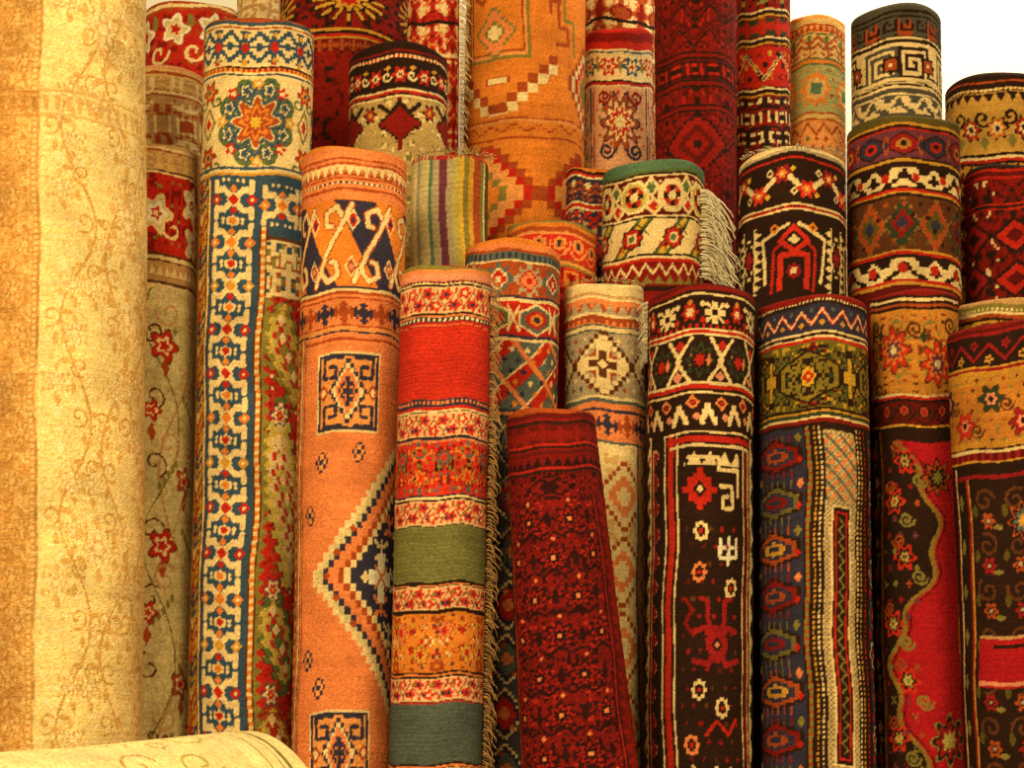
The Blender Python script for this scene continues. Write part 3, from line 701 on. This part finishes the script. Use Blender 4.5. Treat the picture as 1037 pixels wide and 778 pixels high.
def Yd(c):
    E=c.end
    c.bands(288,(4,'maroon'),(4,'dred'),(3,'dark'),(2,'cream'),(3,'dark')); c.band(303,334,'dark')
    for k,x in enumerate(np.arange(-169,175,26)):
        if k%2: c.nest('x',x,318,10,10,(1,'cream')); c.shape('+',x,318,11,11,'cream'); c.shape('8',x,318,4,4,'dark')
        else: c.nest('f',x,318,9,9,(1,'red'),(.5,'cream'),n=6); c.nest('d',x,308,3,4,(1,'orange'))
        c.nest('d',x+13,310,3,4,(1,'cream')); c.nest('d',x+13,326,3,4,(1,'red'))
    c.dash(330,334,7,'red'); c.bands(334,(2,'cream'),(3,'red'),(2,'cream')); c.band(341,388,'dark')
    for k,x in enumerate(np.arange(-176,180,44)):
        c.nest('f',x,366,15,18,(1,'dgreen'),(.75,'dark'),(.4,'red'),n=8)
        c.stroke([(x+10,344),(x+22,362),(x+34,344)],3,'cream'); c.stroke([(x+10,386),(x+22,368),(x+34,386)],3,'cream'); c.nest('d',x+22,350,5,6,(1,'red')); c.nest('d',x+22,381,5,6,(1,'pink')); c.nest('d',x+22,365,5,4,(1,'cream')); c.nest('d',x+9,366,3,7,(1,'salmon')); c.nest('d',x+35,366,3,7,(1,'salmon'))
    c.bands(387,(3,'cream'),(4,'red'),(3,'dark')); c.bands(397,(2,'cream'))
    c.rect(-999,999,399,E,'dark')
    for k,x in enumerate(np.arange(-176,180,30)):
        c.shape('d',x+4,430,11,24,'cream',y1=430,step=3); c.shape('d',x+4,430,5,12,'dark',y1=430); c.nest('d',x+19,408,8,7,(1,'salmon'),(.55,'dark'),(.3,'red')); c.shape('d',x-8,422,4,5,'pink')
    c.rect(-999,-40,436,E,'dark'); c.vteeth(-80,-66,26,'cream',True,436,E,step=5); c.vteeth(-62,-50,26,'pink',False,449,E,step=5); c.vteeth(-60,-50,26,'dred',False,452,E)
    for y in np.arange(444,E,26): c.shape('d',-72,y+14,4,5,'red')
    c.vbands(-42,436,E,(2,'cream'),(3,'dark'),(7,'red'),(3,'dark'),(2,'cream'),(2,'dark')); c.rect(-42,70,436,438,'cream'); c.rect(-38,66,441,447,'red'); c.rect(-34,62,449,452,'cream')
    c.vbands(48,452,E,(2,'dark'),(2,'cream'),(3,'dark'),(5,'dred'),(2,'cream')); c.rect(62,999,436,E,'dark'); c.vteeth(66,78,26,'cream',False,436,E,step=4)
    c.stroke([(-14,462),(18,462),(18,474),(42,474),(42,500)],3,'cream'); c.teeth(456,470,16,'cream',True,-18,44)
    c.shape('r',-2,494,12,12,'red'); c.shape('m',-2,494,15,20,'red',step=3); c.nest('d',-2,494,7,9,(1,'dark'),(.5,'cream'))
    c.stroke([(20,490),(34,490),(34,512),(22,512),(22,500),(28,500)],3,'cream')
    c.stroke([(18,542),(18,560),(38,560),(38,542)],3.2,'white'); c.stroke([(28,540),(28,566)],3.2,'white'); c.stroke([(22,550),(34,550)],3,'white')
    c.flecks(-18,44,524,E,13,17,['dred','brown','wine'],2.4,9)
    for (x,y,cl) in ((-2,535,'cream'),(-2,575,'salmon'),(34,590,'cream'),(0,688,'cream'),(24,704,'cream'),(-10,740,'salmon'),(30,770,'cream'),(0,900,'cream')):
        c.nest('8',x,y,9,11,(1,cl),(.6,'dark'),(.3,'red'),step=2)
    # red six-armed figure
    for sg in (-1,1):
        c.stroke([(18,644),(18+sg*12,628),(18+sg*22,632)],4.6,'wine'); c.stroke([(18,644),(18+sg*9,620),(18+sg*9,602),(18+sg*16,600)],4,'wine'); c.stroke([(18,648),(18+sg*10,664),(18+sg*24,660)],4.6,'wine')
    c.shape('d',18,644,14,20,'wine',step=3); c.nest('d',18,644,6,8,(1,'dark'),(.5,'pink')); c.stroke([(-14,600),(-6,612),(-14,624),(-6,636)],2.4,'dred')
    c.stroke([(6,730),(18,716),(30,730),(40,716)],2.6,'red'); c.stroke([(-10,760),(0,780),(14,760),(26,790)],2.6,'cream')
def Zd(c):
    E=c.end
    c.bands(297,(7,'dred'),(2,'cream'),(3,'dark')); c.dash(304,306,4,'dark'); c.band(309,336,'navy')
    c.zig(322,7,22,3,'red'); c.zig(322,7,22,1.3,'cream')
    for x in np.arange(-165,170,22): c.shape('d',x,328,3,4,'gold'); c.shape('d',x+11,315,3,3,'slate')
    c.bands(336,(2,'cream'),(3,'dark'),(2,'cream'),(3,'red')); c.band(346,414,(112,92,28))
    c.orn(-999,999,348,412,2.8,13,12,[(.62,.76,'dark'),(.76,.88,(190,150,40)),(.88,.95,'dred'),(0,.15,'dgreen')],41,xc=0)
    for x in (-96,-6,84):
        c.outl('h',x,381,34,28,3,'dark',(140,114,32)); c.orn(x-26,x+26,362,400,2.8,9,7,[(.7,1,'dark'),(0,.2,'dgreen')],5,xc=x); c.nest('8',x,381,12,13,(1,'dark'),(.8,'yellow'),(.5,'red'),(.25,'yellow'),step=2)
        c.shape('+',x+45,381,13,28,'dark'); c.shape('+',x+45,381,7,20,(200,150,40))
    c.bands(413,(3,'dark'),(2,'gold'),(4,'dgreen'),(2,'cream'),(4,'dred'),(3,'dark'))
    c.rect(-999,999,431,E,'navy')
    # toothed, hooked figures stacked in the left field
    for k,y in enumerate(np.arange(458,E,46)):
        a_,b_=(('dred','rust'),((112,96,42),'dred'),('rust','gold'))[k%3]
        c.shape('h',-46,y,32,19,'dark',step=2.5); c.shape('h',-46,y,28,15.5,a_,step=2.5); c.shape('h',-46,y,22,11,'navy',step=2.5); c.shape('h',-46,y,16,7,b_,step=2.5); c.shape('h',-46,y,9,3,'navy',step=2.5)
        for x in (-68,-60,-52,-44,-36,-28): c.rect(x-1.3,x+1.3,y+14,y+22,a_); c.rect(x-1.3,x+1.3,y-22,y-14,a_ if x%3 else 'dolive')
        c.shape('d',-18,y-18,4,6,'salmon' if k%2 else 'olive'); c.shape('d',-18,y+4,3,5,'red'); c.shape('d',-74,y+22,4,5,'gold')
    c.vbands(-12,431,E,(2,'dark'),(4,'olive'),(2,'dark')); c.vdash(-10,-6,7,'rust',431,E)
    c.rect(-4,999,431,E,'dark')
    for x,cl in ((-2,'gold'),(3,'cream'),(44,'cream'),(49,'gold'),(56,'red')): c.rect(x,x+2.2,431,E,cl); c.vdash(x,x+2.2,5,'dark',431,E,.35)
    c.rect(8,42,436,E,(150,120,66)); b=c.box(8,42,436,E); a,X,Y=b; a[((X//2.5+Y//2.5)%2)<1]=C((214,180,116))
    b=c.box(8,42,440,505); a,X,Y=b; a[((X+Y)//4%3)<1]=C('salmon'); a[((X-Y)//4%4)<1]=C('slate')
    y=510
    while y<E:
        c.rect(15,36,y,y+250,'dark'); c.frame(15,36,y,y+250,2,'cream'); c.frame(19,32,y+6,y+244,1.6,'red'); c.vzig(25.5,3,12,1.2,'olive',y+12,y+238); y+=270
    c.rect(64,999,431,E,'navy')
    for k,y in enumerate(np.arange(450,E,40)): c.nest('8',80,y,15,16,(1,'cream' if k%2 else 'olive'),(.82,'navy'),(.5,'red'),(.2,'cream'),step=2); c.shape('d',70,y+20,4,7,'red')
    c.vbands(62,431,E,(2,'dark'))
def AAd(c):
    E=c.end
    c.bands(290,(5,'dred'),(3,'dark'),(3,'cream'),(3,'dark'),(3,'rust'),(3,'dark')); c.band(310,398,(208,132,44))
    c.orn(-999,999,312,396,2.6,13,15,[(.8,.9,'rust'),(.9,1,'brown'),(0,.08,'olive')],17,xc=0)
    for k,x in enumerate((-66,-22,24,68)):
        yy=352 if k%2 else 366
        c.nest('f',x,yy,20,26,(1,'brown'),(.88,'bred'),(.62,'orange'),(.46,'purple'),(.22,'cream'),n=8)
    for x,y in ((2,330),(-44,392),(46,388),(44,326),(-46,326)): c.curl(x,y,10,1,'brown',2.6); c.shape('e',x+8,y+8,3,6,'dgreen')
    c.bands(397,(2,'cream'),(3,'red'),(3,'dark')); c.band(405,428,'maroon'); c.bm(-999,999,407,427,'FLR',{'#':'dark','+':'rust','o':'wine'},2); c.bands(428,(2,'gold'),(3,'dark'))
    c.rect(-999,999,433,E,'dark')
    c.rect(-40,44,445,E,(182,26,28))
    b=c.box(-42,46,445,E); a,X,Y=b
    lim=-8+24*np.sin((Y-470)/44)+5*np.sin((Y-452)/9); a[(X<lim)]=C('dark'); a[np.abs(X-lim)<2.6]=C((150,112,40)); a[np.abs(X-lim-6)<1]=C('maroon')
    c.flecks(-40,0,450,E,14,16,['rust','olive','wine','purple'],3,4)
    for k,(y,cl) in enumerate(((465,'wine'),(505,'rust'),(560,'purple'),(625,'rust'),(680,'olive'),(735,'orange'),(800,'rust'))):
        x=-28 if k%2 else -16
        c.nest('f',x,y,12,14,(1,'bred'),(.7,'dark'),(.45,'lol'),(.2,cl),n=6); c.curl(x+14,y+18,8,1,'olive',2); c.curl(x-6,y-16,7,-1,'rust',1.8)
    c.nest('f',22,735,20,26,(1,'olive'),(.88,'dark'),(.7,'wine'),(.4,'lol'),n=8); c.nest('f',16,480,18,20,(1,'dark'),(.85,'rust'),(.6,'dark'),(.35,'olive'),n=8)
    c.vbands(42,433,E,(2,'gold'),(3,'dark'),(2,'wine')); c.vine(50,74,433,E,60,'rust',[('wine','gold'),('purple','cream')],r=7,leaf='olive')
    c.rect(-999,-46,433,E,'dark'); c.vbands(-46,433,E,(2,(150,100,40)),(3,'maroon')); c.vine(-72,-48,440,E,60,'rust',[('bred','gold'),('rust','cream')],r=8,leaf='olive')
def BB2(c):
    c.bands(298,(6,'tan'),(8,'olive'),(3,'cream'),(4,'rust'),(3,'dark')); c.band(322,400,'gold'); c.orn(-99,99,322,400,3,8,8,[(.6,1,'brown')],3)
    c.dash(308,311,5,'cream')
def BBd(c):
    E=c.end
    c.bands(322,(5,'dred'),(4,'maroon'),(3,'wine'),(3,'dark')); c.band(337,366,'dark'); c.zig(351,8,34,2,'wine')
    for k,x in enumerate(np.arange(-170,175,17)): c.nest('f',x,351+(7 if k%2 else -7),5,5,(1,'gold' if k%2 else 'wine'),(.4,'dark'),n=5)
    c.bands(365,(2,'gold'),(3,'wine'),(2,'gold')); c.band(372,448,(206,138,44))
    c.band(384,440,(200,122,40)); c.flecks(-170,170,374,446,14,10,['brown','rust','olive'],2.2,9)
    for k,x in enumerate(np.arange(-176,180,32)):
        yy=398 if k%2 else 424
        c.nest('f',x,yy,15,16,(1,'brown'),(.88,('bred','dgreen','wine','navy')[k%4]),(.45,'pink'),(.22,'dark'),n=6); c.curl(x+16,yy+6,8,1,'brown',2)
    c.bands(447,(2,'dark'),(3,'cream'),(8,'maroon'),(2,'gold'),(3,'dark')); c.dash(452,460,9,'wine')
    c.rect(-999,999,466,E,'dark')
    c.vbands(-72,466,E,(3,'wine'),(3,'cream'),(3,'dark')); c.rect(-66,999,474,478,'wine'); c.vbands(-50,478,E,(3,'wine'),(2,'gold'))
    for k,y in enumerate(np.arange(500,E,44)):
        for x in (-28,4,36): c.curl(x,y,12,1 if k%2 else -1,'brown',2.4,1.2,k+x); c.nest('f',x+2,y+20,8,9,(1,'rust' if (k+x)%3 else 'wine'),(.55,'dark'),(.3,'grey'),n=6); c.shape('e',x-12,y+10,3,6,'dolive'); c.shape('e',x+12,y+26,5,2.6,'olive')
        c.shape('d',-60,y,4,9,'olive')
    c.nest('f',10,522,16,20,(1,'rust'),(.85,'dark'),(.6,'slate'),(.35,'gold'),n=8)
    c.rect(-40,80,632,635,'tan'); c.rect(-40,80,635,682,(176,24,26)); c.rect(-40,80,676,680,'pink'); c.rect(-24,80,640,644,'dark')
    c.rect(10,70,690,E,'maroon'); c.frame(8,72,690,E,3,'wine'); c.orn(12,68,694,E,3,8,10,[(.7,1,'dark'),(0,.15,'rust')],3)
def CCd(c):
    E=c.end; R_=(124,20,13); K=(48,14,10)
    c.bands(410,(5,'rust'),(5,'maroon'),(3,'dred'),(3,'dark')); c.band(426,446,'maroon'); c.bm(-999,999,428,446,'CROSS',{'#':'dred'},1.8); c.bands(446,(2,'red'),(3,'dark'),(2,'dred'),(4,'maroon'))
    c.band(457,470,R_); c.teeth(459,469,10,K); c.bands(470,(2,'red'),(3,'dark'))
    c.rect(-999,999,475,E,R_)
    c.orn(-999,999,475,E,2.3,15,20,[(.66,.86,K),(.86,.93,(170,36,20)),(.0,.07,'maroon')],33,xc=0)
    c.nest('d',-4,490,26,14,(1,K),(.75,R_),(.5,K),step=3); c.nest('f',-4,490,10,9,(1,K),n=6)
    for k,y in enumerate(np.arange(522,E,38)):
        for x in (-50,-10,30) if k%2 else (-30,10):
            c.nest('f',x,y,16,15,(1,K),(.74,(156,26,16)),(.5,K),(.18,'salmon'),n=8); c.shape('e',x+2,y-19,2,2,'salmon'); c.stroke([(x-18,y+12),(x-9,y+17),(x,y+10),(x+9,y+17),(x+18,y+12)],2.2,K); c.shape('d',x+20,y,4,9,K)
    c.vbands(40,500,E,(2,K),(3,(160,28,18)),(2,K)); c.rect(47,999,500,E,'maroon'); c.vteeth(48,60,14,(150,24,16),True,500,E,step=3); c.vbands(62,500,E,(2,'red'),(3,K),(2,'red')); c.vteeth(68,78,12,'dred',True,500,E)
    c.vbands(-66,475,E,(2,K),(3,'rust'),(2,K)); c.vteeth(-78,-68,12,K,True,475,E)
def DDd(c):
    c.orn(-999,999,0,c.end,4,12,14,[(.84,1,(240,208,128))],3)
    c.bands(2,(3,'pale')); c.bands(22,(4,'olive'),(5,'pale'),(2,'tan')); c.bands(46,(2,'tan'))
    for k,x in enumerate(np.arange(-300,300,60)): c.curl(x,110+20*(k%2),26,1,'lol',3,1.2,k); c.curl(x,200,24,-1,'tan',2.2,1.1,k); c.nest('f',x+20,150,12,12,(1,'tan'),(.7,'pale'),n=6)

# ================================================================== the rolls
roll(46,-55,202,38,196,4.50,Ad,'lcream',1,lap=-.04)
roll(150,147,108,140,110,4.98,Bd,'sage',3)
roll(165,68,100,150,100,5.36,B2,'tan',4)
roll(195,3,100,188,98,5.74,B3,'red',5)
roll(264,-14,50,256,50,6.06,B4,'cream',6)
roll(264,20,116,243,108,4.93,Cd,'cream',7,end='rust')
roll(352,-22,140,345,140,5.88,Dd,'dred',8)
e=roll(405,48,105,398,105,5.37,Ed,'lol',9)
f_=roll(440,-20,58,436,58,5.65,Fd,'red',10)
roll(360,150,113,347,104,4.70,Gd,'salmon',11,end='orange')
h=roll(457,155,84,450,84,5.10,Hd,'cream',12)
i_=roll(453,265,95,441,98,4.50,Id,'bred',13,end='rust')
j=roll(520,242,100,510,100,4.86,Jd,'slate',14)
roll(560,222,94,556,94,5.16,Kd,'bred',15)
roll(533,-30,127,527,127,5.76,Ld,'orange',16)
roll(627,28,75,627,75,5.92,Md,'red',17)
roll(628,-25,78,628,78,6.22,Fd,'rust',18)
roll(602,168,60,602,60,5.44,Nd,'navy',19)
o_=roll(662,163,110,661,110,5.23,Od,'cream',20,end='teal')
roll(705,-25,86,707,86,5.56,Pd,'dred',21)
roll(678,-35,50,680,50,6.38,Xr,'dred',36)
roll(744,-35,46,746,46,6.20,Xr,'dred',37)
roll(774,-25,60,778,60,5.80,Qd,'dred',22)
roll(828,15,61,832,61,5.93,Rd,'porange',23)
roll(908,8,97,914,97,5.72,Sd,'slate',24)
roll(1010,75,108,1020,108,5.82,Td,'gold',25)
u_=roll(803,153,113,806,113,5.20,Ud,'dark',26)
roll(915,118,117,925,118,5.31,Vd,'maroon',27,end='gold')
roll(1026,166,100,1034,100,5.46,Wd,'dred',28)
x_=roll(612,283,86,616,88,4.96,Xd,'tan',29)
y_=roll(711,288,113,709,112,4.80,Yd,'dark',30)
roll(824,297,113,829,120,4.85,Zd,'navy',31)
roll(926,290,93,939,100,4.98,AAd,'gold',32)
roll(1019,298,100,1032,100,5.12,BB2,'olive',33)
roll(1017,324,116,1035,116,4.74,BBd,'dark',34)
roll(557,410,95,588,121,4.45,CCd,'dred',35,lean=.12)
# fringes
fringe(i_,math.radians(80),8,560,300,17,'tan',out=.8,droop=1.1,wav=2.2,jit=.10)
fringe(f_,math.radians(70),0,190,120,14,'cream',out=.6,wav=1.6)
fringe(o_,math.radians(66),26,118,120,46,'white',out=.9,droop=1.1,thick=1.5,wav=1.7,jit=.12)
fringe(h,0,-1.0,1.4,60,8,'cream',out=.3,top=True,droop=.6)
fringe(u_,0,-1.2,1.2,60,6,'white',out=.3,top=True,droop=.8)
fringe(y_,math.radians(-86),6,70,60,12,'white',out=.5)
fringe(j,math.radians(-10),170,330,80,24,'slate',out=.5,thick=1.2,wav=1.6,jit=.2)
fringe(x_,0,-1.3,1.3,50,5,'cream',out=.2,top=True,droop=.8)

# roll lying across the stack in the foreground
RR=.20; topz=.752
tp=Vector((-.452,3.60,topz-RR)); dr=Vector((-.64,-.768,0)).normalized(); bs=tp+dr*1.35
face=Vector((.2,-.55,.8)).normalized()
build_roll(tp,bs,RR,RR,222,0,DDd,'pale',face,RR/111,900,77,end_col='fawn')

# ------------------------------------------------------------------ folded carpets the foreground roll lies on
import bmesh
def folded(name,z,h,L,W,col,parent):
    V=[];Q=[]; n=10; m=16
    sec=[(-W/2,0),(-W/2,h*.46),(W/2-h*.8,h*.5),(-W/2,h*.54),(-W/2,h)]+[(W/2-h/2+h/2*math.sin(a),h/2+h/2*math.cos(a)) for a in np.linspace(0,math.pi,n)]
    for i in range(m+1):
        x=-L/2+L*i/m
        for (a,b) in sec: V.append((x,a,z+b))
    k=len(sec)
    for i in range(m):
        for j in range(k): Q.append((i*k+j,i*k+(j+1)%k,(i+1)*k+(j+1)%k,(i+1)*k+j))
    o=mesh_obj(name,V,Q,[M_WOOL],None,np.tile(C(col),(len(V),1)),smooth=False)
    b=bmesh.new(); b.from_mesh(o.data); b.verts.ensure_lookup_table()
    b.faces.new([b.verts[j] for j in range(k)]); b.faces.new([b.verts[m*k+j] for j in reversed(range(k))]); b.to_mesh(o.data); b.free()
    o.parent=parent
st=bpy.data.objects.new('folded_carpet_stack',None); sc.collection.objects.link(st)
zz=0
for k,(hh,cl) in enumerate(((.09,'dred'),(.08,'tan'),(.09,'navy'),(.088,'rust'))):
    folded('folded_carpet_%d'%(k+1),zz,hh,1.45-.03*k,.62-.02*k,cl,st); zz+=hh
mid=(tp+bs)/2; st.location=(mid.x,mid.y,0); st.rotation_euler=(0,0,math.atan2(.768,.64))

# ------------------------------------------------------------------ room
def surf(name,c1,c2,scale,rough=.9,bump=.2,wood=False):
    m,t,p=nodes(name); N=t.nodes; L=t.links
    tc=N.new('ShaderNodeTexCoord'); n=N.new('ShaderNodeTexNoise'); n.inputs['Scale'].default_value=scale; n.inputs['Detail'].default_value=6
    mp=N.new('ShaderNodeMapping'); mp.inputs['Scale'].default_value=(1,8,1) if wood else (1,1,1)
    L.new(tc.outputs['Object'],mp.inputs[0]); L.new(mp.outputs[0],n.inputs['Vector'])
    r=N.new('ShaderNodeValToRGB'); r.color_ramp.elements[0].color=(*C(c1),1); r.color_ramp.elements[1].color=(*C(c2),1); r.color_ramp.elements[0].position=.35; r.color_ramp.elements[1].position=.65
    L.new(n.outputs['Fac'],r.inputs[0]); L.new(r.outputs[0],p.inputs['Base Color']); p.inputs['Roughness'].default_value=rough
    b=N.new('ShaderNodeBump'); b.inputs['Strength'].default_value=bump; b.inputs['Distance'].default_value=.003; L.new(n.outputs['Fac'],b.inputs['Height']); L.new(b.outputs[0],p.inputs['Normal'])
    return m
def boxo(name,x0,x1,y0,y1,z0,z1,mat):
    V=[(x,y,z) for x in (x0,x1) for y in (y0,y1) for z in (z0,z1)]
    Q=[(0,1,3,2),(4,6,7,5),(0,4,5,1),(2,3,7,6),(0,2,6,4),(1,5,7,3)]
    return mesh_obj(name,V,Q,[mat],smooth=False)
MW=surf('painted_plaster',(252,244,206),(255,248,214),3,.85)
MF=surf('wood_floor',(120,72,36),(150,92,46),2,.5,.1,True)
boxo('wall_back',-4,4,6.75,6.9,0,3.6,MW)
boxo('floor',-4,4,-1,6.75,-.1,0,MF)
boxo('baseboard_back',-4,4,6.73,6.75,0,.12,surf('painted_trim',(235,220,180),(240,225,188),5,.5))

# ------------------------------------------------------------------ lamps
def area(name,loc,tgt,e,size,col):
    l=bpy.data.lights.new(name,'AREA'); l.energy=e; l.size=size; l.color=col
    o=bpy.data.objects.new(name,l); sc.collection.objects.link(o); o.location=loc
    o.rotation_euler=(Vector(tgt)-Vector(loc)).to_track_quat('-Z','Y').to_euler()
WARM=(1,.745,.36)
area('shop_lamp_main',(-1.1,1.0,2.8),(-.1,5,1.35),140,1.3,WARM)
area('shop_lamp_side',(1.6,.6,2.3),(.3,5,1.35),84,1.3,WARM)
area('wall_fill_light',(1.6,5.9,4.1),(1.6,6.75,2.3),62,.6,(1,.87,.62))  # added unseen light, only there to brighten the back wall at upper right
w=bpy.data.worlds.new('world'); sc.world=w; w.use_nodes=True
w.node_tree.nodes['Background'].inputs[0].default_value=(1,.68,.31,1); w.node_tree.nodes['Background'].inputs[1].default_value=.50
